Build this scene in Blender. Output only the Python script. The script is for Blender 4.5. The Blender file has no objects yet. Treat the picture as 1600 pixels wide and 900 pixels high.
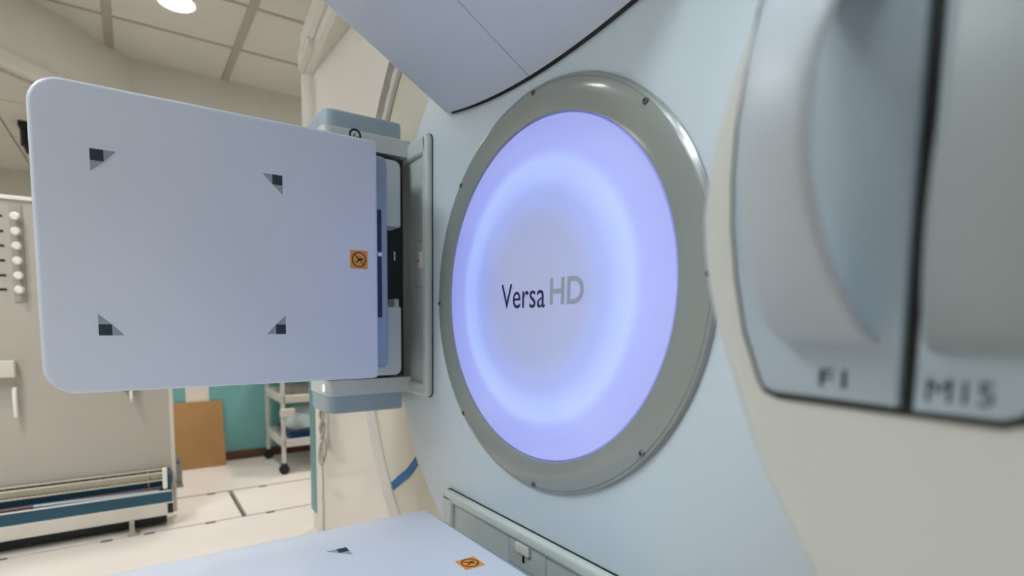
import bpy, bmesh, math, random
from math import pi, sin, cos, radians
from mathutils import Vector, Matrix
random.seed(4)
S = bpy.context.scene
COL = S.collection

# ------------------------------------------------------------------ camera
cam = bpy.data.cameras.new('camera'); cam_ob = bpy.data.objects.new('camera', cam); COL.objects.link(cam_ob)
S.camera = cam_ob
cam.sensor_width = 36.0; cam.sensor_fit = 'HORIZONTAL'
cam.lens = 36.0 * 836.528 / 1600
cam.shift_x = (800 - 750.084) / 1600
cam.shift_y = (575.447 - 450) / 1600
cam.clip_start = 0.02
yaw, pit, rol = 0.9935, -0.0836, 0.0065
_f = Vector((-sin(yaw) * cos(pit), cos(yaw) * cos(pit), sin(pit)))
_r0 = Vector((cos(yaw), sin(yaw), 0)); _u0 = _r0.cross(_f)
_r = _r0 * cos(rol) + _u0 * sin(rol); _u = -_r0 * sin(rol) + _u0 * cos(rol)
M = Matrix(((_r.x, _u.x, -_f.x), (_r.y, _u.y, -_f.y), (_r.z, _u.z, -_f.z))).to_4x4()
M.translation = Vector((1.0222, -0.8318, 1.1658))
cam_ob.matrix_world = M
cam.dof.use_dof = True; cam.dof.focus_distance = 1.35; cam.dof.aperture_fstop = 2.0

# ------------------------------------------------------------------ world, exposure
W = bpy.data.worlds.new('world'); S.world = W; W.use_nodes = True
W.node_tree.nodes['Background'].inputs[0].default_value = (0.75, 0.8, 0.85, 1)
W.node_tree.nodes['Background'].inputs[1].default_value = 0.30
S.view_settings.view_transform = 'Standard'; S.view_settings.look = 'None'
S.view_settings.exposure = 0.2; S.view_settings.gamma = 1.0; S.view_settings.use_curve_mapping = False
COOL = (0.85, 0.945, 1.0); WARM = (1.0, 0.95, 0.905)
FILL_PANEL_W = 23.0      # strength of the added square fill panels
DOWN_W = 10.0        # watts of each round downlight

# ------------------------------------------------------------------ materials
MATS = {}
def srgb(c):
    return tuple(((v / 255) / 12.92 if v / 255 <= 0.04045 else ((v / 255 + 0.055) / 1.055) ** 2.4) for v in c) + (1,)
def mat(name, rgb, rough=0.45, metal=0.0, var=0.04, scale=6.0, bump=0.0, coat=0.0, emit=None, estr=0.0, spec=0.5):
    m = bpy.data.materials.new(name); m.use_nodes = True
    nt = m.node_tree; b = nt.nodes['Principled BSDF']
    c = srgb(rgb)
    tc = nt.nodes.new('ShaderNodeTexCoord'); nz = nt.nodes.new('ShaderNodeTexNoise')
    nz.inputs['Scale'].default_value = scale; nz.inputs['Detail'].default_value = 3
    nt.links.new(tc.outputs['Object'], nz.inputs['Vector'])
    rp = nt.nodes.new('ShaderNodeValToRGB')
    rp.color_ramp.elements[0].position = 0.3; rp.color_ramp.elements[1].position = 0.7
    rp.color_ramp.elements[0].color = tuple(v * (1 - var) for v in c[:3]) + (1,)
    rp.color_ramp.elements[1].color = tuple(min(1, v * (1 + var)) for v in c[:3]) + (1,)
    nt.links.new(nz.outputs['Fac'], rp.inputs['Fac']); nt.links.new(rp.outputs['Color'], b.inputs['Base Color'])
    b.inputs['Roughness'].default_value = rough; b.inputs['Metallic'].default_value = metal
    b.inputs['Specular IOR Level'].default_value = spec
    b.inputs['Coat Weight'].default_value = coat; b.inputs['Coat Roughness'].default_value = 0.08
    if emit:
        b.inputs['Emission Color'].default_value = tuple(emit) + (1,); b.inputs['Emission Strength'].default_value = estr
    if bump:
        n2 = nt.nodes.new('ShaderNodeTexNoise'); n2.inputs['Scale'].default_value = scale * 30
        nt.links.new(tc.outputs['Object'], n2.inputs['Vector'])
        bp = nt.nodes.new('ShaderNodeBump'); bp.inputs['Strength'].default_value = bump; bp.inputs['Distance'].default_value = 0.002
        nt.links.new(n2.outputs['Fac'], bp.inputs['Height']); nt.links.new(bp.outputs['Normal'], b.inputs['Normal'])
    MATS[name] = m
    return m
mat('floor_vinyl', (234, 226, 219), 0.33, var=0.03, scale=2.5)
mat('ceiling_tile', (215, 213, 205), 0.9, var=0.03, scale=3, bump=0.4)
mat('ceiling_bar', (176, 168, 158), 0.6)
mat('wall_cream', (217, 215, 205), 0.6, var=0.02)
mat('wall_teal', (124, 186, 186), 0.55, var=0.04)
m_ = mat('wall_gloss', (222, 214, 206), 0.13, var=0.02, scale=2, spec=0.9)
# laminate to shoulder height, matt paint above
_nt = m_.node_tree; _tc = _nt.nodes.new('ShaderNodeTexCoord'); _sp = _nt.nodes.new('ShaderNodeSeparateXYZ'); _mr = _nt.nodes.new('ShaderNodeMapRange')
_nt.links.new(_tc.outputs['Object'], _sp.inputs[0]); _nt.links.new(_sp.outputs['Z'], _mr.inputs['Value'])
for _k, _v in (('From Min', 1.45), ('From Max', 1.55), ('To Min', 0.09), ('To Max', 0.6)): _mr.inputs[_k].default_value = _v
_nt.links.new(_mr.outputs[0], _nt.nodes['Principled BSDF'].inputs['Roughness'])
mat('teal_guard', (100, 150, 150), 0.4)
mat('white_trim', (228, 224, 216), 0.45)
mat('skirting_brown', (96, 66, 50), 0.45, var=0.12)
mat('ring_ivory', (214, 209, 194), 0.38, var=0.02)
mat('cloth_edge_shade', (166, 162, 152), 0.7, var=0.1, scale=30)  # cloth colour, also the painted shade on the opening's upper edge
mat('tape_blue', (10, 100, 160), 0.5, var=0.12, scale=20)
mat('face_paint', (208, 220, 228), 0.36, var=0.01, scale=2)
mat('bezel', (146, 152, 149), 0.25, metal=0.1, var=0.02, coat=0.55)
mat('screw', (118, 122, 126), 0.25, metal=1)
mat('black', (12, 14, 16), 0.5)
mat('shade_dark', (26, 32, 30), 0.6)  # near-black that stands for deep shade
mat('cover_white', (216, 221, 233), 0.36, var=0.012, scale=1.5, coat=0.25)
mat('head_white', (214, 220, 230), 0.42, var=0.012, scale=1.5)
mat('mark_dark', (34, 48, 60), 0.5)
mat('mark_grey', (150, 160, 166), 0.5)
mat('sticker_orange', (228, 150, 58), 0.45, var=0.05, scale=40)
mat('sticker_ink', (60, 34, 18), 0.5)
mat('housing_blue', (150, 164, 184), 0.3)
mat('slot_navy', (20, 36, 70), 0.4)
mat('carriage_white', (206, 212, 210), 0.4)
mat('arm_white', (212, 216, 214), 0.4)
mat('arm_cap', (166, 182, 192), 0.42)
mat('plate_white', (204, 211, 207), 0.35)
mat('chrome', (200, 205, 208), 0.15, metal=1)
mat('source_cover', (214, 213, 206), 0.4, var=0.015, scale=3)
mat('cassette_grey', (176, 190, 200), 0.42, var=0.015, scale=4)
mat('handle_grey', (190, 198, 206), 0.4, var=0.015, scale=4)
mat('handle_dark', (158, 166, 168), 0.42, var=0.015, scale=4)
mat('ink_dark', (26, 40, 42), 0.5)
mat('ink_navy', (28, 36, 78), 0.4)
mat('ink_light', (160, 170, 184), 0.4)
mat('rack_white', (226, 220, 208), 0.4)
mat('rack_board', (194, 187, 176), 0.22, var=0.03, scale=2)
mat('rack_blue', (34, 84, 106), 0.45)
mat('rod_blue', (176, 206, 224), 0.35)
mat('rod_pink', (124, 96, 100), 0.4)
mat('wire_cream', (216, 206, 184), 0.3)
mat('galvanised', (150, 150, 146), 0.4, metal=0.6)
mat('hardboard', (176, 136, 86), 0.55, var=0.1, scale=5)
mat('paper_white', (236, 230, 220), 0.7)
mat('cart_metal', (214, 210, 202), 0.35)
mat('cart_bin', (18, 62, 118), 0.5)
mat('plastic_bag', (220, 240, 250), 0.3, var=0.12, scale=14)
mat('rubber', (24, 24, 26), 0.6)
mat('cord_white', (186, 178, 166), 0.5)
mat('steel_grey', (172, 167, 157), 0.45)
mat('knob_white', (250, 248, 240), 0.3)
mat('joint_dark', (104, 96, 90), 0.7)
mat('fill_cool', (240, 245, 250), 0.6, emit=COOL, estr=FILL_PANEL_W)
mat('lamp_warm', (255, 244, 225), 0.6, emit=WARM, estr=22.0)
mat('led', (220, 225, 230), 0.3, emit=(0.9, 1.0, 1.0), estr=1.2)
# backlit drum panel: a ring of LEDs behind a white diffuser
def glow_material():
    m = bpy.data.materials.new('lit_panel'); m.use_nodes = True
    nt = m.node_tree; b = nt.nodes['Principled BSDF']
    b.inputs['Base Color'].default_value = srgb((165, 170, 182)); b.inputs['Roughness'].default_value = 0.3
    b.inputs['Coat Weight'].default_value = 1.0; b.inputs['Coat Roughness'].default_value = 0.06
    tc = nt.nodes.new('ShaderNodeTexCoord'); sp = nt.nodes.new('ShaderNodeSeparateXYZ'); cb = nt.nodes.new('ShaderNodeCombineXYZ')
    ln = nt.nodes.new('ShaderNodeVectorMath'); ln.operation = 'LENGTH'
    dv = nt.nodes.new('ShaderNodeMath'); dv.operation = 'DIVIDE'; dv.inputs[1].default_value = 0.405
    nt.links.new(tc.outputs['Object'], sp.inputs[0]); nt.links.new(sp.outputs['X'], cb.inputs['X']); nt.links.new(sp.outputs['Z'], cb.inputs['Z'])
    nt.links.new(cb.outputs[0], ln.inputs[0]); nt.links.new(ln.outputs['Value'], dv.inputs[0])
    rp = nt.nodes.new('ShaderNodeValToRGB'); cr = rp.color_ramp; cr.interpolation = 'EASE'
    stops = GLOW
    while len(cr.elements) < len(stops): cr.elements.new(0.5)
    for e, (ps, c) in zip(cr.elements, stops): e.position = ps; e.color = c + (1,)
    nt.links.new(dv.outputs[0], rp.inputs['Fac'])
    nt.links.new(rp.outputs['Color'], b.inputs['Emission Color']); b.inputs['Emission Strength'].default_value = 1.0
    MATS['lit_panel'] = m
GLOW = [(0.0, (0.13, 0.135, 0.27)), (0.38, (0.125, 0.14, 0.32)), (0.56, (0.13, 0.175, 0.50)),
        (0.695, (0.20, 0.28, 0.72)), (0.745, (0.22, 0.30, 0.74)), (0.83, (0.14, 0.175, 0.58)), (1.0, (0.13, 0.15, 0.53))]
glow_material()

# ------------------------------------------------------------------ mesh helpers
def link(name, bm, material, parent=None, loc=None, smooth=None):
    bmesh.ops.recalc_face_normals(bm, faces=bm.faces)
    me = bpy.data.meshes.new(name)
    if loc is not None: bmesh.ops.translate(bm, verts=bm.verts, vec=-Vector(loc))
    bm.to_mesh(me); bm.free()
    mats = material if isinstance(material, (list, tuple)) else [material]
    for k in mats: me.materials.append(MATS[k])
    if smooth is not None:
        for pl in me.polygons: pl.use_smooth = True
        me.set_sharp_from_angle(angle=radians(smooth))
    o = bpy.data.objects.new(name, me); COL.objects.link(o)
    if loc is not None: o.location = loc
    if parent:
        o.parent = parent
        o.matrix_parent_inverse = Matrix.Identity(4)
        if loc is None: o.location = -world_loc(parent)
        else: o.location = Vector(loc) - world_loc(parent)
    return o
def world_loc(o):
    v = Vector(o.location)
    while o.parent: o = o.parent; v += Vector(o.location)
    return v
def thing(name, label, cat, loc=(0, 0, 0), group=None):
    o = bpy.data.objects.new(name, None); COL.objects.link(o); o.location = loc; o.empty_display_size = 0.1
    return tag(o, label, cat, group)
def tag(o, label, cat, group=None):
    o['label'] = label; o['category'] = cat
    if group: o['group'] = group
    return o
def struct(o):
    o['kind'] = 'structure'; return o
def dup(root, loc, label=None):
    c = root.copy(); COL.objects.link(c); c.location = loc
    if label: c['label'] = label
    for ch in root.children:
        k = ch.copy(); COL.objects.link(k); k.parent = c
        for g in ch.children:
            q = g.copy(); COL.objects.link(q); q.parent = k
    return c
def box(bm, x0, x1, y0, y1, z0, z1, bev=0.0, mi=0, seg=2):
    vs = [bm.verts.new((x, y, z)) for x in (x0, x1) for y in (y0, y1) for z in (z0, z1)]
    fs = [bm.faces.new([vs[i] for i in q]) for q in ((0, 1, 3, 2), (4, 6, 7, 5), (0, 4, 5, 1), (2, 3, 7, 6), (0, 2, 6, 4), (1, 5, 7, 3))]
    for f in fs: f.material_index = mi
    if bev:
        es = list({e for f in fs for e in f.edges})
        r = bmesh.ops.bevel(bm, geom=es, offset=bev, segments=seg, affect='EDGES', profile=0.5)
        for f in r['faces']: f.material_index = mi
    return fs
def bxm(*a, **k):
    bm = bmesh.new(); box(bm, *a, **k); return bm
def rr(a0, a1, b0, b1, r, n=6):
    """rounded rectangle loop, r = radii at (a0b0, a1b0, a1b1, a0b1)"""
    if not isinstance(r, (list, tuple)): r = [r] * 4
    pts = []
    cs = [(a0, b0, 1, 1, pi), (a1, b0, -1, 1, 1.5 * pi), (a1, b1, -1, -1, 0), (a0, b1, 1, -1, .5 * pi)]
    for (a, b, sa, sb, t0), q in zip(cs, r):
        q = max(q, 1e-4)
        for k in range(n + 1):
            t = t0 + .5 * pi * k / n
            pts.append((a + sa * q + q * cos(t), b + sb * q + q * sin(t)))
    return pts
def loft(bm, loops, cap0=True, cap1=True, mi=0):
    rows = [[bm.verts.new(v) for v in L] for L in loops]
    n = len(rows[0])
    for A, B in zip(rows, rows[1:]):
        for i in range(n):
            bm.faces.new((A[i], A[(i + 1) % n], B[(i + 1) % n], B[i])).material_index = mi
    if cap0: bm.faces.new(rows[0][::-1]).material_index = mi
    if cap1: bm.faces.new(rows[-1]).material_index = mi
    return rows
def slab(bm, fmap, a0, a1, b0, b1, r, n0, n1, fil=0.006, n=6, mi=0, k=4):
    """rounded rectangle solid between normal offsets n0 (back) and n1 (front) with a filleted front edge"""
    if not isinstance(r, (list, tuple)): r = [r] * 4
    sgn = 1 if n1 > n0 else -1
    prof = [(0.0, n0), (0.0, n1 - sgn * fil)] + [(fil * (1 - cos(.5 * pi * i / k)), n1 - sgn * fil + sgn * fil * sin(.5 * pi * i / k)) for i in range(1, k + 1)]
    loops = []
    for ins, c in prof:
        loops.append([fmap(a, b, c) for a, b in rr(a0 + ins, a1 - ins, b0 + ins, b1 - ins, [max(q - ins, 0.0002) for q in r], n)])
    loft(bm, loops, mi=mi)
def poly(bm, pts, mi=0):
    f = bm.faces.new([bm.verts.new(p) for p in pts]); f.material_index = mi; return f
def flat(bm, fmap, pts, n, th=0.0006, mi=0):
    """a thin printed shape with a little thickness"""
    loft(bm, [[fmap(a, b, n) for a, b in pts], [fmap(a, b, n + th) for a, b in pts]], mi=mi)
def annulus(bm, fmap, c, r0, r1, n, th=0.0006, seg=40, mi=0):
    for k in range(seg):
        t0, t1 = 2 * pi * k / seg, 2 * pi * (k + 1) / seg
        q = [(c[0] + r * cos(t), c[1] + r * sin(t)) for r, t in ((r0, t0), (r1, t0), (r1, t1), (r0, t1))]
        flat(bm, fmap, q, n, th, mi)
def lathe(bm, prof, seg=96, axis_z=1.24, t0=0.0, t1=2 * pi, mi=0, close=True, zmin=None, cx=0.0):
    """profile of (radius, y) turned about the gantry axis (along y)"""
    full = abs(t1 - t0 - 2 * pi) < 1e-6
    ns = seg if full else seg + 1
    rows = []
    for k in range(ns):
        t = t0 + (t1 - t0) * k / seg
        rows.append([bm.verts.new((cx + r * cos(t), y, max(axis_z + r * sin(t), zmin) if zmin is not None else axis_z + r * sin(t))) for r, y in prof])
    m = len(prof)
    for k in range(seg):
        A, B = rows[k], rows[(k + 1) % ns]
        for i in range(m if close else m - 1):
            j = (i + 1) % m
            bm.faces.new((A[i], A[j], B[j], B[i])).material_index = mi
def disc_lathe(bm, prof, seg=96, axis_z=1.24):
    """profile from the centre out; first entry has radius 0"""
    c = bm.verts.new((0, prof[0][1], axis_z))
    rows = [[bm.verts.new((r * cos(2 * pi * k / seg), y, axis_z + r * sin(2 * pi * k / seg))) for k in range(seg)] for r, y in prof[1:]]
    for k in range(seg): bm.faces.new((c, rows[0][k], rows[0][(k + 1) % seg]))
    for A, B in zip(rows, rows[1:]):
        for k in range(seg): bm.faces.new((A[k], B[k], B[(k + 1) % seg], A[(k + 1) % seg]))
    bm.faces.new(rows[-1])
def tube(bm, path, r, seg=8, mi=0, closed=False):
    P = [Vector(p) for p in path]; n = len(P); rows = []
    up = Vector((0, 0, 1))
    for i, p in enumerate(P):
        a = P[(i - 1) % n] if (closed or i > 0) else p; b = P[(i + 1) % n] if (closed or i < n - 1) else p
        d = (b - a).normalized()
        s = d.cross(up if abs(d.dot(up)) < 0.95 else Vector((1, 0, 0))).normalized(); w = s.cross(d)
        rad = r[i] if isinstance(r, (list, tuple)) else r
        rows.append([bm.verts.new(p + (s * cos(2 * pi * k / seg) + w * sin(2 * pi * k / seg)) * rad) for k in range(seg)])
    for i in range(n if closed else n - 1):
        A, B = rows[i], rows[(i + 1) % n]
        for k in range(seg): bm.faces.new((A[k], A[(k + 1) % seg], B[(k + 1) % seg], B[k])).material_index = mi
    if not closed:
        bm.faces.new(rows[0][::-1]).material_index = mi; bm.faces.new(rows[-1]).material_index = mi
def cyl(bm, c, r, h, axis='z', seg=20, mi=0, r2=None):
    r2 = r if r2 is None else r2; L = []
    for t, rad in ((0, r), (h, r2)):
        row = []
        for k in range(seg):
            a, b = rad * cos(2 * pi * k / seg), rad * sin(2 * pi * k / seg)
            row.append({'z': (c[0] + a, c[1] + b, c[2] + t), 'y': (c[0] + a, c[1] + t, c[2] + b), 'x': (c[0] + t, c[1] + a, c[2] + b)}[axis])
        L.append(row)
    loft(bm, L, mi=mi)
def text_mesh(bm, body, fmap, a0, a1, b0, b1, n, th=0.0006, off=0.0, mi=0, shear=0.0, base_from=None):
    """lettering fitted into the box a0..a1, b0..b1 (cap height) and laid on a surface"""
    cu = bpy.data.curves.new('lettering', 'FONT'); cu.body = body; cu.offset = off; cu.resolution_u = 4; cu.fill_mode = 'FRONT'
    ob = bpy.data.objects.new('lettering', cu); COL.objects.link(ob)
    bpy.context.view_layer.update()
    me = bpy.data.meshes.new_from_object(ob.evaluated_get(bpy.context.evaluated_depsgraph_get()))
    bpy.data.objects.remove(ob)
    xs = [v.co.x for v in me.vertices]; ys = [v.co.y for v in me.vertices]
    x0, x1, y1 = min(xs), max(xs), max(ys); y0 = min(ys)
    base = []
    for v in me.vertices:
        a = a0 + (v.co.x - x0) / (x1 - x0) * (a1 - a0); b = b0 + (v.co.y - y0) / (y1 - y0) * (b1 - b0)
        base.append((a + shear * (b - b0), b))
    nn = n if callable(n) else (lambda a, b: n)
    vs = [bm.verts.new(fmap(a, b, nn(a, b) + th)) for a, b in base]
    for p in me.polygons:
        try: bm.faces.new([vs[i] for i in p.vertices]).material_index = mi
        except ValueError: pass
    bpy.data.meshes.remove(me)

# ------------------------------------------------------------------ the room
Z_C = 3.1
# floor: two vinyl fields either side of a channel that carries cover plates
XA, XB = -2.38, -2.96
bm = bmesh.new()
box(bm, XA + .010, 3.0, -4.6, 1.3, -.12, 0); box(bm, -6.2, XB - .010, -4.6, 1.3, -.12, 0)
floor = struct(link('floor', bm, 'floor_vinyl'))
bm = bxm(XB - .010, XA + .010, -4.6, 1.3, -.12, -.03)
link('channel_base', bm, 'joint_dark', floor)
ys = [-4.6, -3.3, -1.85, -.300, 1.3]
for i in range(4):
    bm = bmesh.new(); g = .014
    vs = []
    sk = 0.0
    box(bm, XB + .010, XA - .010, ys[i] + g, ys[i + 1] - g, -.03, 0.0, bev=.002, seg=1)
    link('cover_plate', bm, 'floor_vinyl', floor)
for (x, y) in [(XA + .012, -1.41), (XA + .012, -.985), (XA + .012, -.79), (XA + .012, -.487), (XA + .012, -.157), (XB + .02, -.42), (XB + .02, -.09), (XB + .02, -1.2)]:
    b2 = bxm(x - .012, x + .012, y - .026, y + .026, 0, .003, bev=.001, seg=1); link('fixing_clip', b2, 'joint_dark', floor)

# suspended ceiling of tiles in a bar grid
bm = bxm(-6.3, 3.0, -4.6, 1.3, Z_C + .03, Z_C + .12)
ceiling = struct(link('ceiling', bm, 'ceiling_tile'))
xs = [-3.87 + .6 * k for k in range(12)]; xs[0] = -3.88
yl = [-.88 + .76 * k for k in range(-5, 4)]
tile_me = None
DL = (-2.86, -.52)
for i in range(len(xs) - 1):
    for j in range(len(yl) - 1):
        if yl[j + 1] < -2.6 and xs[i] < -2.2: continue
        if tile_me is None:
            bm = bmesh.new(); box(bm, -.294, .294, -.362, .362, 0, .028, bev=.003, seg=1)
            t = link('ceiling_tile', bm, 'ceiling_tile', ceiling); tile_me = t.data
        else:
            t = bpy.data.objects.new('ceiling_tile', tile_me); COL.objects.link(t); t.parent = ceiling
        t.location = (xs[0] + .6 * i + .3 + .005, (yl[j] + yl[j + 1]) / 2, Z_C + .002)
for y in yl:
    b2 = bxm(-3.86, 2.73, y - .026, y + .026, Z_C - .006, Z_C + .02, bev=.002, seg=1); link('grid_bar', b2, 'ceiling_bar', ceiling)
for x in xs[1:]:
    b2 = bxm(x - .011, x + .011, yl[0], yl[-1], Z_C - .004, Z_C + .018, bev=.001, seg=1); link('grid_bar', b2, 'ceiling_bar', ceiling)

# lower ceiling beyond a diagonal bulkhead
Z_L = 2.6
A = Vector((-3.853, -.769)); D = Vector((.52, -.48)).normalized(); Bp = A + D * 2.6
outline = [(-6.25, -.769), (A.x, A.y), (Bp.x, Bp.y), (Bp.x, -4.6), (-6.25, -4.6)]
bm = bmesh.new(); loft(bm, [[(x, y, Z_L + .02) for x, y in outline], [(x, y, Z_C + .03) for x, y in outline]])
low = struct(link('ceiling_left', bm, 'wall_cream'))
for i, (x0, x1) in enumerate([(-3.73, -2.9), (-4.60, -3.73), (-5.80, -4.60)]):
    for y0, y1 in ((-2.35, -1.55), (-1.55, -.80)):
        # tiles of the soffit, clipped by the bulkhead line
        P = [(x0 + .006, y0 + .006), (x1 - .006, y0 + .006), (x1 - .006, y1 - .006), (x0 + .006, y1 - .006)]
        nrm = Vector((-D.y, D.x))                       # points to the room side
        out = []
        for a, b in zip(P, P[1:] + P[:1]):
            da = (Vector(a) - A).dot(nrm) + .03; db = (Vector(b) - A).dot(nrm) + .03
            if da <= 0: out.append(a)
            if da * db < 0:
                t = da / (da - db); out.append((a[0] + t * (b[0] - a[0]), a[1] + t * (b[1] - a[1])))
        if len(out) >= 3:
            bm = bmesh.new(); loft(bm, [[(x, y, Z_L) for x, y in out], [(x, y, Z_L + .018) for x, y in out]])
            link('soffit_tile', bm, 'ceiling_tile', low)
# moulded lip along the foot of the bulkhead
nrm = Vector((-D.y, D.x))
def along(s, off): q = A + D * s + nrm * off; return (q.x, q.y)
bm = bmesh.new()
prof = [(0, Z_L + .02), (.03, Z_L + .02), (.035, Z_L + .04), (.035, Z_L + .10), (.02, Z_L + .13), (0, Z_L + .14)]
loft(bm, [[along(0, o) + (z,) for o, z in prof], [along(2.6, o) + (z,) for o, z in prof]])
struct(link('trim_1', bm, 'wall_cream'))

# far wall: cream above a teal dado
bm = bmesh.new(); box(bm, -3.98, -3.86, -.769, 1.3, 1.25, Z_C + .02)
wl = struct(link('wall_left', bm, 'wall_cream'))
bm = bxm(-3.98, -3.86, -.769, 1.3, 0, 1.25); link('dado', bm, 'wall_teal', wl)
bm = bxm(-3.86, -3.845, -.769, 1.3, 0, .075, bev=.004, seg=1); struct(link('baseboard_left', bm, 'skirting_brown'))
bm = bxm(-6.25, -5.85, -4.6, -.6, 0, Z_L + .02); struct(link('wall_corridor', bm, 'wall_cream'))
bm = bxm(-5.85, -3.98, -.769, -.65, 0, Z_L + .02); struct(link('wall_return', bm, 'wall_cream'))
bm = bxm(-6.2, 3.0, 1.3, 1.42, 0, Z_C + .1); struct(link('wall_back', bm, 'wall_cream'))
bm = bxm(3.0, 3.12, -4.6, 1.42, 0, Z_C + .1); struct(link('wall_right', bm, 'wall_cream'))
bm = bxm(-6.25, 3.12, -4.72, -4.6, 0, Z_C + .1); struct(link('wall_front', bm, 'wall_cream'))

# glossy surround wall round the gantry, with a round opening
WX0, WX1, WZ1, HR = -1.985, 2.4, 2.56, 1.24
N = 96
def sq(t):
    c, s = cos(t), sin(t); z0 = 1.24
    k = []
    if c > 1e-9: k.append(WX1 / c)
    if c < -1e-9: k.append(WX0 / c)
    if s > 1e-9: k.append((WZ1 - z0) / s)
    if s < -1e-9: k.append(-z0 / s)
    m = min(k); return m * c, z0 + m * s
angs = sorted(set([2 * pi * k / N for k in range(N)] + [math.atan2(z - 1.24, x) % (2 * pi) for x in (WX0, WX1) for z in (0.0, WZ1)]))
bm = bmesh.new(); rows = []
for t in angs:
    X, Zq = sq(t)
    e = min(HR, math.hypot(X, Zq - 1.24) - .0005)
    e2 = e - .030
    rows.append([bm.verts.new(v) for v in ((X, .10, Zq), (X, 0, Zq), ((e) * cos(t), 0, 1.24 + e * sin(t)), (e2 * cos(t), .028, 1.24 + e2 * sin(t)), (e2 * cos(t), .10, 1.24 + e2 * sin(t)))])
for a, b in zip(rows, rows[1:] + rows[:1]):
    for i in range(5):
        j = (i + 1) % 5; bm.faces.new((a[i], b[i], b[j], a[j]))
wg = struct(link('wall_gantry', bm, 'wall_gloss', smooth=40))
# corner guard, white strip and moulded cap at the wall's free end
bm = bxm(WX0, WX0 + .10, -.012, 0, .11, 1.5, bev=.003, seg=1); struct(link('trim_2', bm, 'teal_guard'))
bm = bmesh.new(); cyl(bm, (WX0 + .10, .0, 1.5), .045, .93, seg=20)
struct(link('trim_3', bm, 'white_trim', smooth=40))
bm = bxm(WX0 + .105, WX0 + .20, -.010, 0, .0, 1.5, bev=.003, seg=1); struct(link('trim_4', bm, 'white_trim'))
# cornice along the top of the surround wall, a little skewed to it
bm = bmesh.new()
d2 = Vector((1, -.10)).normalized(); n2 = Vector((d2.y, -d2.x))
def cor(s, o, z): q = Vector((WX0 + .05, .04)) + d2 * s + n2 * o; return (q.x, q.y, z)
for (s0, s1, o0, o1, z0, z1) in ((0, 1.4, -.10, .06, 2.43, 2.56), (.1, 1.4, .05, .09, 2.50, 2.60), (.0, .30, .055, .085, 2.46, 2.56)):
    L = [[cor(s, o, z) for o, z in ((o0, z0), (o1 - .02, z0), (o1, z0 + .02), (o1, z1), (o0, z1))] for s in (s0, s1)]
    loft(bm, L)
struct(link('trim_5', bm, 'wall_cream'))

# ivory ring in the opening, painted shade band, tape
bm = bmesh.new(); lathe(bm, [(1.215, .036), (1.10, .040), (.95, .036), (.885, .03), (.872, .05), (.872, .10), (1.215, .10)], seg=120, zmin=.004)
ring = struct(link('trim_6', bm, 'ring_ivory', smooth=40))
bm = bmesh.new(); lathe(bm, [(1.237, -.002), (1.214, .026), (1.190, .032), (1.190, .037), (1.205, .037)], seg=24, t0=radians(118), t1=radians(152))  # grey arc puts the shade of the opening's inward edge into colour
struct(link('trim_7', bm, 'cloth_edge_shade', smooth=30))
bm = bmesh.new()
pth = [(-.728, .662), (-.775, .622), (-.815, .590), (-.850, .571), (-.905, .536), (-.965, .498), (-1.0, .470), (-1.045, .436)]
L = []
for i, (x, z) in enumerate(pth):
    a = Vector(pth[max(i - 1, 0)]); b = Vector(pth[min(i + 1, len(pth) - 1)]); d = (b - a).normalized(); n = Vector((-d.y, d.x)) * .017
    L.append([(x + n.x, .0345, z + n.y), (x - n.x, .0345, z - n.y), (x - n.x, .0365, z - n.y), (x + n.x, .0365, z + n.y)])
loft(bm, L)
tag(link('tape_strip', bm, 'tape_blue'), 'strip of blue tape stuck across the ivory ring beside the gantry face', 'tape')

# ------------------------------------------------------------------ gantry drum
AX = (0, 0, 1.24)
drum = thing('gantry_drum', 'pale blue-grey round gantry drum face with a grey ringed glowing centre panel', 'gantry', AX)
bm = bmesh.new(); disc_lathe(bm, [(0, .0), (.40, 0), (.852, 0), (.858, .002), (.860, .008), (.860, .25)], seg=128)
link('face_plate', bm, 'face_paint', drum, smooth=35)
bm = bmesh.new(); lathe(bm, [(.4836, .0), (.4836, -.006), (.4800, -.0105), (.4745, -.012), (.4738, -.0112), (.4725, -.0124), (.455, -.0145), (.430, -.0150), (.408, -.0125), (.4055, -.008), (.4055, .0)], seg=160)
bezel = link('bezel', bm, 'bezel', drum, smooth=35)
def dome(r): return -.009 - .006 * (1 - (r / .405) ** 2)
bm = bmesh.new()
disc_lathe(bm, [(0, dome(0))] + [(.405 * k / 16, dome(.405 * k / 16)) for k in range(1, 16)] + [(.402, -.0088), (.4045, -.006), (.4045, 0.0)], seg=128)
lit = link('light_panel', bm, 'lit_panel', drum, loc=AX, smooth=40)
lit['label'] = 'white panel lit blue-violet by a ring of light'
fm = lambda a, b, n: (a, -n, b)
nd = lambda a, b: -dome(math.hypot(a, b - 1.24)) + .0002
def brand():
    bm = bmesh.new()
    text_mesh(bm, 'Versa', fm, -.131, .046, 1.204, 1.266, nd, off=.001)
    o = link('lettering', bm, 'ink_navy', lit); o['label'] = 'dark navy lettering Versa'
    bm = bmesh.new()
    text_mesh(bm, 'HD', fm, .063, .173, 1.210, 1.271, nd, off=.018)
    o = link('lettering', bm, 'ink_light', lit); o['label'] = 'bold pale grey lettering HD'
brand()
for k in range(8):
    t = radians(1.5 + 45 * k + (20 if k == 2.5 else 0)); c = (.469 * cos(t), 1.24 + .469 * sin(t))
    bm = bmesh.new()
    lathe(bm, [(.0065, -.0100), (.0065, -.0152), (.0056, -.0164), (.0034, -.0164), (.0028, -.0146), (.0004, -.0146), (.0004, -.0100)], seg=16, axis_z=c[1], cx=c[0])
    o = link('screw', bm, 'screw', drum, smooth=40)
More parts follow.
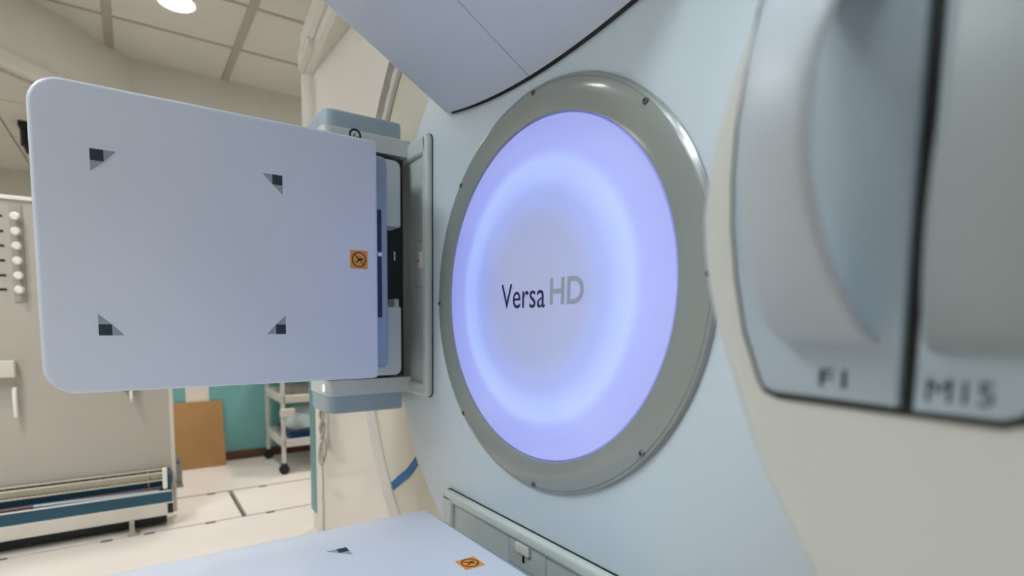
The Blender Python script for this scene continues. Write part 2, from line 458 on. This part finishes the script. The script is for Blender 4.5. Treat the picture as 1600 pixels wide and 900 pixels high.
# ------------------------------------------------------------------ treatment head above the drum
head = thing('treatment_head', 'large pale grey treatment head jutting out above the glowing disc', 'treatment head', (0, 0, 1.76))
SL = .55
def section(x0, x1, ins=0.0, top=2.35, rl=0, rr_=0):
    """underside curve of the head between x0 and x1, closed at the top"""
    pts = []
    lo = lambda x: 1.746 + .25 * (x + .03) ** 2
    xa, xb = x0 + ins, x1 - ins
    if rl:
        q = rl
        pts.append((xa - .05, top)); pts.append((xa, lo(xa) + q + ins + .05))
        for k in range(1, 6):
            t = .5 * pi * k / 6; pts.append((xa + q * (1 - cos(t)), lo(xa + q) + q * (1 - sin(t)) + ins))
        xa += q
    else: pts.append((xa, top))
    xe = xb - rr_ if rr_ else xb
    for k in range(15):
        x = xa + (xe - xa) * k / 14; pts.append((x, lo(x) + ins))
    if rr_:
        q = rr_
        for k in range(1, 6):
            t = .5 * pi * k / 6; pts.append((xe + q * sin(t), lo(xe) + q * (1 - cos(t)) + ins))
        pts.append((xb, lo(xb) + q + ins + .05)); pts.append((xb + .05, top))
    else: pts.append((xb, top))
    return pts
def head_loops(pts, y0, y1, er=0.0):
    L = []
    for y, lift in ((y0 - .0, er), (y0 - er * .3, er * .3), (y0 - er, 0.0), (y1, 0.0)) if er else ((y0, 0.0), (y1, 0.0)):
        L.append([(x, y, z - SL * y + lift if z < 2.34 else z - SL * y) for x, z in pts])
    return L
bm = bmesh.new(); loft(bm, head_loops(section(-.455, -.0310, rl=.05), -.010, -.95, er=.006)); link('cover_panel', bm, 'head_white', head, smooth=30)
bm = bmesh.new(); loft(bm, head_loops(section(-.0290, .46, rr_=.05), -.010, -.95, er=.006)); link('cover_panel', bm, 'head_white', head, smooth=30)
bm = bmesh.new(); loft(bm, head_loops(section(-.450, .455, ins=.006, rl=.05, rr_=.05), -.0004, -.94)); link('inner_frame', bm, 'black', head, smooth=30)

# ------------------------------------------------------------------ imaging panels (one at the left, one below)
def pictogram(bm, fmap, c, r, n):
    annulus(bm, fmap, c, r * .86, r, n, seg=36)
    def bar(p, q, w):
        p, q = Vector(p), Vector(q); d = (q - p).normalized(); m = Vector((-d.y, d.x)) * w / 2
        flat(bm, fmap, [(c[0] + v.x, c[1] + v.y) for v in (p - m, q - m, q + m, p + m)], n)
    s = r
    bar((-.68 * s, .68 * s), (.68 * s, -.68 * s), .11 * s)
    flat(bm, fmap, [(c[0] + .48 * s + .12 * s * cos(t), c[1] + .06 * s + .12 * s * sin(t)) for t in [2 * pi * k / 10 for k in range(10)]], n + .0001)
    bar((.38 * s, .06 * s), (-.12 * s, -.02 * s), .26 * s)
    bar((-.10 * s, -.02 * s), (-.22 * s, .34 * s), .12 * s); bar((-.22 * s, .34 * s), (-.02 * s, .30 * s), .09 * s)
    bar((-.08 * s, -.06 * s), (-.30 * s, -.34 * s), .13 * s); bar((-.30 * s, -.34 * s), (-.56 * s, -.30 * s), .1 * s)
    bar((.22 * s, .04 * s), (.30 * s, .32 * s), .09 * s)
def detector(P, label, cat, fmap, hw, v_edge, v_out, field, sticker, plate_n, base, show_arms=True):
    """local frame: u across, v along the gantry axis (0 = drum face, negative = out), n = out of the panel front"""
    t = thing(P, label, cat, base, group='imaging panels on the gantry')
    bm = bmesh.new(); slab(bm, fmap, -hw, hw, v_out, v_edge, [.062, .062, .014, .014], -.03, 0.0, fil=.010, n=8)
    # order of radii: (-u,out) (+u,out)... rr() takes a0b0,a1b0,a1b1,a0b1
    cover = link('cover', bm, 'cover_white', t, smooth=40)
    for (u, v, su, sv) in field:
        L = .049; q = .0255
        bm = bmesh.new()
        flat(bm, fmap, [(u, v), (u + su * q, v), (u + su * q, v + sv * q), (u, v + sv * q)], .0002, mi=0)
        flat(bm, fmap, [(u + su * q, v), (u + su * L, v), (u + su * q, v + sv * q)], .0002, mi=1)
        flat(bm, fmap, [(u, v + sv * q), (u, v + sv * L), (u + su * q, v + sv * q)], .0002, mi=1)
        link('corner_mark', bm, ['mark_dark', 'mark_grey'], cover)
    su, sv = sticker
    bm = bmesh.new(); flat(bm, fmap, rr(su - .026, su + .026, sv - .026, sv + .026, .003, 3), .0002)
    st = link('warning_sticker', bm, 'sticker_orange', cover); st['label'] = 'orange square warning sticker'
    # the pictogram is drawn upright: first axis along v, second along u
    bm = bmesh.new(); pictogram(bm, lambda a, b, n: fmap(b, a, n), (sv, su), .0215, .0009)
    link('pictogram', bm, 'sticker_ink', t)
    bm = bmesh.new(); slab(bm, fmap, -hw + .026, hw - .030, v_out + .08, v_edge + .046, [.02] * 4, -.075, -.031, fil=.012, n=6)
    hs = link('detector_housing', bm, 'housing_blue', t, smooth=40); hs['label'] = 'blue-grey housing behind the white cover'
    for a, b in ((-.163, .018), (.032, .156)):
        bm = bmesh.new(); slab(bm, fmap, a, b, v_edge + .010, v_edge + .024, .004, -.034, -.0295, fil=.001, n=3); link('slot', bm, 'slot_navy', t)
    bm = bmesh.new(); slab(bm, fmap, .020, .030, v_edge + .012, v_edge + .024, .001, -.034, -.029, fil=.001, n=2); link('latch_tab', bm, 'chrome', t)
    dh = hw - .3435
    for sg, a, b in ((1, .128, .335 + dh), (-1, -.349 - dh, -.128)):
        bm = bmesh.new()
        slab(bm, fmap, a, b, v_edge - .30, v_edge + .128, [.004, .004, .022, .004] if sg > 0 else [.004, .004, .004, .022], -.20, -.1200, fil=.004, n=5)
        link('carriage_cover', bm, 'carriage_white', t, smooth=40)
    bm = bmesh.new(); slab(bm, fmap, -.362 - dh, .368 + dh, v_edge - .10, -.040, .004, -.36, -.205, fil=.003, n=3); link('carriage', bm, 'shade_dark', t)  # carriage block, coloured near-black for the shaded gap between the covers
    bm = bmesh.new(); slab(bm, fmap, -.16, -.10, v_edge + .118, v_edge + .134, .003, -.205, -.15, fil=.003, n=3); link('carriage_stop', bm, 'carriage_white', t)
    bm = bmesh.new(); slab(bm, fmap, .03, .06, v_edge + .136, v_edge + .142, .001, -.205, -.195, fil=.001, n=2); link('latch_tab', bm, 'chrome', t)
    # support arms with their grey caps, one each side
    nf, nb = -.2064, -.40
    for s in (1, -1):
        if s > 0: w0, w1, c0, c1 = .379, .436, .430, .490
        else: w0, w1, c0, c1 = -.420, -.367, -.479, -.414
        w0, w1, c0, c1 = w0 + s * dh, w1 + s * dh, c0 + s * dh, c1 + s * dh
        bm = bmesh.new()
        slab(bm, lambda a, b, c: fmap(c, b, a), nb, nf, -.312, -.010, [.02, .03, .004, .004], w0 if s > 0 else w1, w1 if s > 0 else w0, fil=.006, n=6)
        a_ = link('support_arm', bm, 'arm_white', t, smooth=40)
        bm = bmesh.new()
        slab(bm, lambda a, b, c: fmap(c, b, a), nb + .004, nf - .003, -.308, -.042, [.02, .04, .012, .012], c0 if s > 0 else c1, c1 if s > 0 else c0, fil=.012, n=6)
        cp = link('arm_cap', bm, 'arm_cap', a_, smooth=40); cp['label'] = 'grey cap of the white arm'
        if s > 0:
            bm = bmesh.new(); cu, cv = w1 - .018, -.206
            g = lambda a, b, n: fmap(b, a, n)
            annulus(bm, g, (cv, cu), .0140, .0205, nf + .0001, seg=30)
            flat(bm, g, [(cv - .009, cu - .012), (cv - .003, cu + .004), (cv + .002, cu + .006), (cv - .002, cu - .002), (cv - .004, cu - .012)], nf + .0001)
            flat(bm, g, [(cv + .002, cu - .012), (cv + .005, cu - .002), (cv + .010, cu - .004), (cv + .012, cu - .012)], nf + .0001)
            link('emblem', bm, 'black', a_)
        else:
            bm = bmesh.new(); g = lambda a, b, n: fmap(b, -.312 - n, a)
            flat(bm, g, [(nf - .030 + .007 * cos(q), (w0 + w1) / 2 + .012 * sin(q)) for q in [2 * pi * i / 14 for i in range(14)]], -.001, th=.003)
            link('indicator', bm, 'led', a_)
    # tray shaped mounting plate on the drum face
    pn1 = plate_n; pn0 = plate_n - .26; hu = .4245 + (hw - .3435) * .3
    f3 = lambda a, b, c: fmap(a, -c, b)                      # a = u, b = n, c = height off the face
    bm = bmesh.new(); slab(bm, f3, -hu - .003, hu + .003, pn0 - .003, pn1 + .003, [.004, .004, .024, .024], .0002, .003, fil=.0005, n=5); link('shadow_gap', bm, 'black', t)
    bm = bmesh.new(); slab(bm, f3, -hu, hu, pn0, pn1, [.004, .004, .022, .022], .003, .008, fil=.002, n=5)
    pl = link('mount_plate', bm, 'plate_white', t, smooth=40)
    bm = bmesh.new(); slab(bm, f3, -hu, hu, pn1 - .034, pn1, [.004, .004, .022, .022], .006, .022, fil=.010, n=5); link('plate_rim', bm, 'plate_white', pl, smooth=40)
    for a, b in ((hu - .058, hu), (-hu, -hu + .046)):
        bm = bmesh.new(); slab(bm, f3, a, b, pn0, pn1 - .01, [.004] * 4, .006, .022, fil=.010, n=4); link('plate_rim', bm, 'plate_white', pl, smooth=40)
    bm = bmesh.new(); slab(bm, f3, -.056, .092, pn1 - .105, pn1 - .038, .003, .006, .0095, fil=.002, n=3); lt = link('latch_cover', bm, 'plate_white', pl, smooth=40)
    bm = bmesh.new(); slab(bm, f3, .000, .056, pn1 - .064, pn1 - .036, .004, .0095, .020, fil=.004, n=3); link('latch_handle', bm, 'white_trim', pl, smooth=40)
    bm = bmesh.new(); slab(bm, f3, .026, .033, pn1 - .088, pn1 - .070, .001, .0095, .0115, fil=.0005, n=2); link('keyhole', bm, 'black', pl)
    bm = bmesh.new(); slab(bm, f3, -.0605, .0965, pn1 - .110, pn1 - .0365, .003, .006, .0083, fil=.0001, n=2); link('latch_gap', bm, 'arm_cap', pl)
    return t
XP, ZP, ZM = -.4736, 1.345, .605
kv_map = lambda u, v, n: (XP + n, v, ZP + u)
mv_map = lambda u, v, n: (-u, v, ZM + n)
zc = lambda z: z - ZP
detector('imaging_panel', 'upright white imaging panel on side arms, left of the glowing disc', 'imaging panel', kv_map, .3435, -.216, -.998,
         [(zc(1.547), -.893, -1, 1), (zc(1.133), -.893, 1, 1), (zc(1.549), -.482, -1, -1), (zc(1.134), -.482, 1, -1)], (0.001, -.275), -.067, (XP - .1, 0, ZP))
detector('imaging_panel', 'white imaging panel lying flat below the glowing disc', 'imaging panel', mv_map, .392, -.105, -1.05,
         [(.247, -.402, -1, -1), (-.247, -.402, 1, -1), (.247, -.9, -1, 1), (-.247, -.9, 1, 1)], (0.006, -.187), .036, (0, 0, ZM - .1))

# ------------------------------------------------------------------ x-ray source at the right, close to the camera
src = thing('xray_source', 'cream x-ray source unit with two grey handled drawers, close on the right', 'x-ray source', (.95, -.2, 1.26))
cx_, cz_ = .98, 1.262
half = [(x - .009, z) for x, z in [(.834, .965), (.812, 1.000), (.792, 1.034), (.775, 1.070), (.761, 1.105), (.748, 1.138), (.737, 1.170), (.729, 1.200), (.724, 1.230), (.7215, 1.262)]]
left = half + [(x, 2 * cz_ - z) for x, z in half[-2::-1]]
bot = [(.870, .925), (.915, .895)]
outl = left + [(x, 2 * cz_ - z) for x, z in bot] + [(1.30, 2 * cz_ - .89), (1.30, .89)] + bot[::-1]
def inset(pts, d):
    c = Vector((cx_ + .02, cz_)); out = []
    n = len(pts)
    for i in range(n):
        a, b, q = Vector(pts[i - 1]), Vector(pts[(i + 1) % n]), Vector(pts[i])
        t = (b - a).normalized(); m = Vector((-t.y, t.x))
        if m.dot(c - q) < 0: m = -m
        v = q + m * d; out.append((v.x, v.y))
    return out
L = []
for ins, y in [(0.02, -.012), (0.0, -.05), (0.0, -.375)] + [(.028 * (1 - cos(.5 * pi * k / 5)), -.375 - .028 * sin(.5 * pi * k / 5)) for k in range(1, 6)]:
    L.append([(x, y, z) for x, z in inset(outl, ins)])
bm = bmesh.new(); loft(bm, L)
link('cover', bm, 'source_cover', src, smooth=50)
bm = bmesh.new(); slab(bm, lambda a, b, c: (a, -c, b), .90, 1.29, 1.10, 1.44, .03, .0, .03, fil=.004); link('mounting_arm', bm, 'arm_white', src)
# drawer outlines
def cas(x_off=0.0):
    lft = [(.7985, 1.1135), (.790, 1.1165), (.786, 1.124), (.772, 1.162), (.763, 1.205), (.7575, 1.249), (.756, 1.288)]
    return lft
lft = cas(); zcc = 1.288
f1 = lft + [(x, 2 * zcc - z) for x, z in lft[-2::-1]] + [(.8815, 2 * zcc - 1.1125), (.8795, 1.1125)]
rgt = [(.930, 1.111), (.937, 1.114), (.945, 1.124), (.965, 1.162), (.980, 1.205), (.988, 1.249), (.990, 1.288)]
m15 = rgt + [(x, 2 * zcc - z) for x, z in rgt[-2::-1]] + [(.8900, 2 * zcc - 1.1115), (.8875, 1.1115)]
whole = lft + [(x, 2 * zcc - z) for x, z in lft[-2::-1]] + [(x, 2 * zcc - z) for x, z in rgt] + rgt[-2::-1]
whole = lft + [(x, 2 * zcc - z) for x, z in lft[-2::-1]] + [(x, 2 * zcc - z) for x, z in rgt[:-1]] + rgt[::-1]
def ins2(pts, d, c):
    out = []; n = len(pts); c = Vector(c)
    for i in range(n):
        a, b, q = Vector(pts[i - 1]), Vector(pts[(i + 1) % n]), Vector(pts[i])
        t = (b - a).normalized(); m = Vector((-t.y, t.x))
        if m.dot(c - q) < 0: m = -m
        v = q + m * d; out.append((v.x, v.y))
    return out
bm = bmesh.new()
loft(bm, [[(x, -.396, z) for x, z in ins2(whole, -.0055, (.873, zcc))], [(x, -.4045, z) for x, z in ins2(whole, -.0055, (.873, zcc))]])
link('seal', bm, 'black', src)['label'] = 'black seal around the drawers'
def cassette(pts, c):
    bm = bmesh.new()
    loft(bm, [[(x, y, z) for x, z in ins2(pts, d, c)] for d, y in ((0, -.40), (0, -.4085), (.0008, -.4105), (.003, -.4115))])
    return link('cassette', bm, 'cassette_grey', src, smooth=40)
c1 = cassette(f1, (.82, zcc)); c1['label'] = 'grey drawer lettered F1'
c2 = cassette(m15, (.935, zcc)); c2['label'] = 'grey drawer lettered M15'
def bow(x0f, x1f, z0, z1, h, th, mname, parent, foot=.018):
    """arched grip: band from foot to foot, x extents given by functions of z"""
    n = 28; L = []
    for k in range(n + 1):
        s = k / n; z = z0 + (z1 - z0) * s
        q = sin(pi * s) ** .62 if 0 < s < 1 else 0.0
        yo = -.4115 - h * q - .004
        thk = th * (1 - .35 * q)
        # local tangent direction keeps the band's thickness across its path
        xa, xb = x0f(z), x1f(z); r = .006
        L.append([(xa, yo + thk, z), (xa, yo + r, z), (xa + r * .3, yo + r * .3, z), (xa + r, yo, z), (xb - r, yo, z), (xb - r * .3, yo + r * .3, z), (xb, yo + r, z), (xb, yo + thk, z)])
    bm = bmesh.new(); loft(bm, L); return link('handle', bm, mname, parent, smooth=60)
bow(lambda z: .803 + .013 * sin(pi * (z - 1.153) / .27), lambda z: .867 - .010 * sin(pi * (z - 1.153) / .27), 1.153, 2 * zcc - 1.153, .090, .014, 'handle_grey', c1)
bow(lambda z: .8935 + .10 * abs(z - 1.153) * (1 if z < zcc else 0) + (.0135 if z >= zcc else 0), lambda z: .962, 1.150, 2 * zcc - 1.150, .052, .050, 'handle_dark', c2)
fx = lambda a, b, n: (a, -n, b)
bm = bmesh.new(); text_mesh(bm, 'F1', fx, .8315, .8490, 1.1215, 1.1345, .4116, off=.006); link('lettering', bm, 'ink_dark', c1)
bm = bmesh.new(); text_mesh(bm, 'M15', fx, .8945, .9265, 1.1185, 1.1330, .4116); link('lettering', bm, 'ink_dark', c2)

# ------------------------------------------------------------------ storage rack at the left
RX = -2.60
rack = thing('storage_rack', 'white storage rack with a tall back board and blue bottom tray, behind the imaging panel', 'rack', (RX, -1.3, 0))
bm = bmesh.new(); slab(bm, lambda a, b, c: (c, a, b), -2.45, -.662, .20, 1.775, .006, RX - .02, RX, fil=.002, n=3); board = link('back_board', bm, 'rack_board', rack)
bm = bxm(RX - .03, RX + .012, -.662, -.640, 0.03, 1.775, bev=.003); link('upright', bm, 'rack_white', rack)
bm = bxm(RX - .03, RX + .012, -2.47, -2.45, 0.03, 1.775, bev=.003); link('upright', bm, 'rack_white', rack)
bm = bxm(RX - .03, RX + .015, -2.47, -.640, 1.775, 1.795, bev=.003); link('top_rail', bm, 'knob_white', rack)
bm = bxm(-2.455, -2.415, -2.45, -.668, .072, .145, bev=.004); link('front_rail', bm, 'rack_white', rack)
bm = bxm(-2.420, -2.4125, -.698, -.670, .084, .140); link('tube_end', bm, 'black', rack)
bm = bxm(-2.60, -2.455, -.69, -.664, .072, .12, bev=.004); link('side_rail', bm, 'rack_white', rack)
bm = bmesh.new()
box(bm, -2.60, -2.425, -2.44, -.672, .142, .188); box(bm, -2.436, -2.426, -2.44, -.672, .150, .205); box(bm, -2.60, -2.59, -2.44, -.672, .150, .30); box(bm, -2.60, -2.43, -.682, -.672, .150, .30)
link('tray', bm, 'rack_blue', rack)
bm = bxm(-2.60, -2.475, -2.44, -.70, .012, .141, bev=.004); link('under_tray_shade', bm, 'shade_dark', rack)  # dark block stands for the floor's deep shade under the tray
bm = bxm(-2.440, -2.422, -2.44, -.670, .205, .211, bev=.002, seg=1); link('tray_rim', bm, 'rack_white', rack)
bm = bmesh.new(); slab(bm, lambda a, b, c: (c, a, b), -.715, -.690, .215, .335, .008, -2.47, -2.445, fil=.004, n=4); link('end_bracket', bm, 'knob_white', rack)
for y in (-.87, -1.65, -2.35):
    bm = bxm(-2.40, -2.37, y - .02, y + .02, .0, .015, bev=.002, seg=1); box(bm, -2.44, -2.375, y - .012, y + .012, .012, .074); link('foot', bm, 'steel_grey', rack)
# peg strips with small tags
def strip(y, z0, z1, zs):
    bm = bxm(RX + .0002, RX + .006, y - .025, y + .025, z0, z1, bev=.001, seg=1); st = link('peg_strip', bm, 'steel_grey', rack)
    for z in zs:
        bm = bmesh.new()
        cyl(bm, (RX + .006, y, z), .007, .03, 'x', 12)
        cyl(bm, (RX + .03, y, z), .014, .006, 'x', 16, r2=.021); cyl(bm, (RX + .036, y, z), .021, .012, 'x', 16, r2=.015)
        link('peg', bm, 'knob_white', st, smooth=40)
        bm = bxm(RX + .0002, RX + .002, y - .085, y - .052, z - .006, z + .006); link('tag', bm, 'ink_dark', st)
strip(-1.300, 1.26, 1.75, [1.690, 1.615, 1.542, 1.468, 1.393, 1.322])
strip(-1.440, .98, 1.60, [1.24, 1.16, 1.44])
# small ledge low on the board and a double hook
bm = bxm(RX, RX + .06, -1.62, -1.335, .875, .962, bev=.006); link('ledge', bm, 'rack_white', rack)
bm = bmesh.new(); tube(bm, [(RX, -1.345, .82), (RX + .03, -1.345, .815), (RX + .04, -1.345, .77), (RX + .035, -1.345, .70), (RX + .03, -1.345, .67)], .010, 8); link('hook', bm, 'knob_white', rack, smooth=50)
bm = bmesh.new(); tube(bm, [(RX, -.845, .775), (RX + .05, -.845, .77), (RX + .055, -.845, .73), (RX + .04, -.845, .715)], .008, 8); link('hook', bm, 'knob_white', rack, smooth=50)
bm = bxm(RX, RX + .03, -.88, -.81, .772, .786, bev=.003, seg=1); link('hook_bar', bm, 'ink_dark', rack)
# contents of the tray
def rod(name, path, r, m, label, cat='rod', seg=10):
    bm = bmesh.new(); tube(bm, path, r, seg); return tag(link(name, bm, m, smooth=50), label, cat)
rod('plastic_rod', [(-2.452, -1.285, .2185), (-2.478, -.735, .198)], .0085, 'rod_blue', 'pale blue plastic rod lying over the front rim of the blue tray')
rod('plastic_tube', [(-2.505, -1.62, .200), (-2.535, -.72, .200)], .011, 'rod_pink', 'dull pink tube lying on the floor of the blue tray')
rod('plastic_tube', [(-2.532, -1.8, .198), (-2.562, -.76, .198)], .009, 'rubber', 'black tube beside the pink tube in the blue tray')
wb = thing('wire_basket', 'long cream wire basket at the back of the blue tray', 'basket', (-2.56, -1.4, .19))
for y in (-2.2, -1.5, -.78):
    bm = bmesh.new(); tube(bm, [(-2.578, y, .189), (-2.578, y, .30)], .004, 6); link('leg', bm, 'wire_cream', wb, smooth=50)
for z, x in ((.288, -2.535), (.300, -2.578), (.245, -2.54)):
    bm = bmesh.new(); tube(bm, [(x, -2.3, z), (x, -.70, z)], .006, 8); link('rail', bm, 'wire_cream', wb, smooth=50)
bm = bmesh.new()
for k in range(36):
    y = -2.29 + .045 * k
    tube(bm, [(-2.535, y, .288), (-2.54, y + .03, .245), (-2.575, y, .235), (-2.578, y - .03, .300)], .0016, 5)
link('cross_wire', bm, 'wire_cream', wb)
bm = bxm(-2.589, -2.581, -2.3, -.70, .245, .285); link('base_strip', bm, 'wire_cream', wb)

# galvanised floor bracket behind the rack
fb = thing('floor_bracket', 'small grey metal bracket standing on the floor behind the rack end', 'bracket', (-3.28, -.575, 0))
bm = bxm(-3.30, -3.285, -.61, -.565, 0, .205, bev=.003); link('upright', bm, 'galvanised', fb)
bm = bxm(-3.30, -3.22, -.61, -.565, 0, .012, bev=.003); link('foot', bm, 'galvanised', fb)
bm = bmesh.new(); cyl(bm, (-3.286, -.588, .165), .008, .004, 'x', 12); link('bolt', bm, 'ink_dark', fb)

# brown board leaning on the teal wall, and the white sheet above it
bm = bmesh.new()
pts = [(-3.715, .002), (-3.700, .002), (-3.838, .515), (-3.853, .515)]
loft(bm, [[(x, y, z) for x, z in pts] for y in (-.590, -.222)])
tag(link('hardboard_sheet', bm, 'hardboard'), 'brown hardboard sheet leaning against the teal wall', 'board')
bm = bxm(-3.859, -3.855, -.485, -.315, .44, .80); tag(link('wall_notice', bm, 'paper_white'), 'plain white sheet on the teal wall above the brown board', 'sheet')

# ------------------------------------------------------------------ trolley
cart = thing('utility_cart', 'white metal trolley on black castors against the teal wall', 'trolley', (-3.46, .4, 0))
cx0, cx1, cy0, cy1 = -3.74, -3.18, .115, .62
for x in (cx0, cx1):
    for y in (cy0, cy1):
        bm = bxm(x - .014, x + .014, y - .014, y + .014, .085, .92, bev=.003); link('post', bm, 'cart_metal', cart)
        bm = bmesh.new(); cyl(bm, (x - .012, y, .038), .038, .024, 'x', 18); box(bm, x - .022, x + .022, y - .02, y + .02, .055, .085, bev=.003, seg=1)
        link('castor', bm, 'rubber', cart, smooth=40)
for z in (.225, .565, .88):
    bm = bmesh.new(); box(bm, cx0, cx1, cy0, cy1, z, z + .012)
    for (a, b, c, d) in ((cx0, cx1, cy0 - .014, cy0 + .004), (cx0, cx1, cy1 - .004, cy1 + .014), (cx0 - .014, cx0 + .004, cy0, cy1), (cx1 - .004, cx1 + .014, cy0, cy1)):
        box(bm, a, b, c, d, z - .015, z + .045, bev=.003, seg=1)
    link('shelf', bm, 'cart_metal', cart)
# its load
bm = bmesh.new()
loft(bm, [[(a, b, z) for a, b in rr(-3.66 + i, -3.23 - i, .17 + i, .58 - i, .03, 4)] for i, z in ((.03, .239), (0, .315), (.012, .315), (.035, .250))])
tag(link('storage_bin', bm, 'cart_bin', smooth=40), 'dark blue tub on the lower shelf of the trolley', 'tub')
bm = bmesh.new(); rnd = random.Random(3); rows = []
for j, (z, k) in enumerate(((.262, .70), (.32, .95), (.38, 1.02), (.44, .9), (.475, .5))):
    rows.append([((-3.43 + .175 * k * cos(t) + rnd.uniform(-.02, .02)), (.37 + .175 * k * sin(t) + rnd.uniform(-.02, .02)), z + rnd.uniform(-.014, .014)) for t in [2 * pi * q / 16 for q in range(16)]])
loft(bm, rows); tag(link('plastic_bag', bm, 'plastic_bag', smooth=20), 'crumpled pale plastic bag sitting in the blue tub on the trolley', 'bag')
bm = bxm(-3.155, -3.115, .085, .19, .452, .512, bev=.006); box(bm, -3.166, -3.155, .10, .14, .46, .505)
tag(link('dispenser_box', bm, 'cart_metal'), 'small white box hung on the near post of the trolley', 'box')
bm = bmesh.new(); slab(bm, lambda a, b, c: (a, b, c), -3.62, -3.26, .2, .56, .02, .579, .650, fil=.01); tag(link('folded_cloth', bm, 'cloth_edge_shade', smooth=40), 'folded grey cloth on the middle shelf of the trolley', 'cloth')
bm = bmesh.new(); tube(bm, [(-3.40 + .055 * cos(t), .06 + .06 * sin(t) * .4, .735 + .05 * sin(t)) for t in [2 * pi * k / 18 for k in range(18)]], .008, 8, closed=True)
tube(bm, [(-3.40, .06, .785), (-3.40, .09, .83), (-3.40, .101, .86)], .006, 8)
tag(link('cable_loop', bm, 'cord_white', smooth=50), 'white cable loop hanging on the side of the trolley', 'cable')

# ------------------------------------------------------------------ cord hanging beside the wall end
cord = thing('pull_cord', 'twisted white cord with a loop hanging in front of the glossy wall', 'cord', (-1.66, -.03, 1.2))
for ph in (0, pi):
    bm = bmesh.new(); tube(bm, [(-1.665 + .010 * cos(ph + z * 42) - .03 * (1.2 - z) * .4, -.035 + .010 * sin(ph + z * 42), z) for z in [1.2 - .0125 * k for k in range(51)]], .0075, 7); link('strand', bm, 'cord_white', cord, smooth=60)
bm = bmesh.new(); tube(bm, [(-1.672 + .046 * cos(t), -.035 + .01 * sin(t), .505 + .060 * sin(t)) for t in [2 * pi * k / 22 for k in range(22)]], .008, 8, closed=True); link('loop', bm, 'cord_white', cord, smooth=60)
bm = bmesh.new(); cyl(bm, (-1.665, -.05, 1.21), .012, .05, 'y', 12); link('hook', bm, 'chrome', cord)

# ------------------------------------------------------------------ black camera under the lower ceiling
cc = thing('ceiling_camera', 'black camera hung under the low ceiling behind the upright panel', 'camera', (-4.2, -1.43, Z_L))
bm = bxm(-4.24, -4.12, -1.455, -1.395, Z_L - .045, Z_L, bev=.006); link('bracket', bm, 'black', cc)
bm = bmesh.new(); cyl(bm, (-4.18, -1.415, Z_L - .165), .036, .125, 'z', 20); link('body', bm, 'black', cc, smooth=40)
bm = bmesh.new(); cyl(bm, (-4.18, -1.405, Z_L - .215), .018, .052, 'z', 20, r2=.032); link('lens', bm, 'rubber', cc, smooth=40)

# ------------------------------------------------------------------ ceiling lights: one in view, the rest added
def downlight(x, y, z, label):
    t = thing('ceiling_light', label, 'ceiling light', (x, y, z), group='round warm ceiling lights')
    bm = bmesh.new(); seg = 32
    loft(bm, [[(x + r * cos(2 * pi * k / seg), y + r * sin(2 * pi * k / seg), z + dz) for k in range(seg)] for r, dz in ((.120, 0.0), (.118, -.008), (.100, -.008), (.098, .0))], cap0=False, cap1=False)
    link('frame', bm, 'rack_white', t, smooth=40)
    bm = bmesh.new(); cyl(bm, (x, y, z - .004), .098, .002, 'z', seg); link('diffuser', bm, 'lamp_warm', t)
    la = bpy.data.lights.new('downlight_lamp', 'AREA'); la.shape = 'DISK'; la.size = .19; la.energy = DOWN_W; la.color = WARM; la.spread = radians(125)
    lo = bpy.data.objects.new('downlight_lamp', la); COL.objects.link(lo); lo.parent = t; lo.location = (0, 0, -.012)
    return t
downlight(DL[0], DL[1], Z_C, 'round warm ceiling light near the top left of the picture')
downlight(-1.65, -1.9, Z_C, 'unseen round warm light added in front of the bulkhead')  # this and the next two are unseen, added to light the background
downlight(-4.5, -2.2, Z_L, 'unseen round warm light added in the low corridor ceiling')
downlight(-2.9, .85, Z_C, 'unseen round warm light added behind the surround wall')
def fill_panel(x, y, label):  # unseen cool panels, added to light the machine
    t = thing('ceiling_light', label, 'ceiling light', (x, y, Z_C), group='added square cool lights out of view')
    bm = bmesh.new()
    loft(bm, [[(x + a, y + b, Z_C + dz) for a, b in rr(-s, s, -s, s, .01, 2)] for s, dz in ((.30, -.006), (.295, -.016), (.27, -.016), (.268, -.008))], cap0=False, cap1=False)
    link('frame', bm, 'rack_white', t)
    bm = bxm(x - .268, x + .268, y - .268, y + .268, Z_C - .012, Z_C - .009); link('diffuser', bm, 'fill_cool', t)
    return t
for x, y, l in ((1.23, -.50, 'unseen square cool light added above the x-ray source'), (-.57, -2.02, 'unseen square cool light added left in front of the gantry'),
                (.03, -2.78, 'unseen square cool light added at the front of the room')):
    fill_panel(x, y, l)
downlight(-3.4, -3.3, Z_L, 'unseen round warm light added far back in the low corridor ceiling')  # unseen, added for highlights on the glowing disc
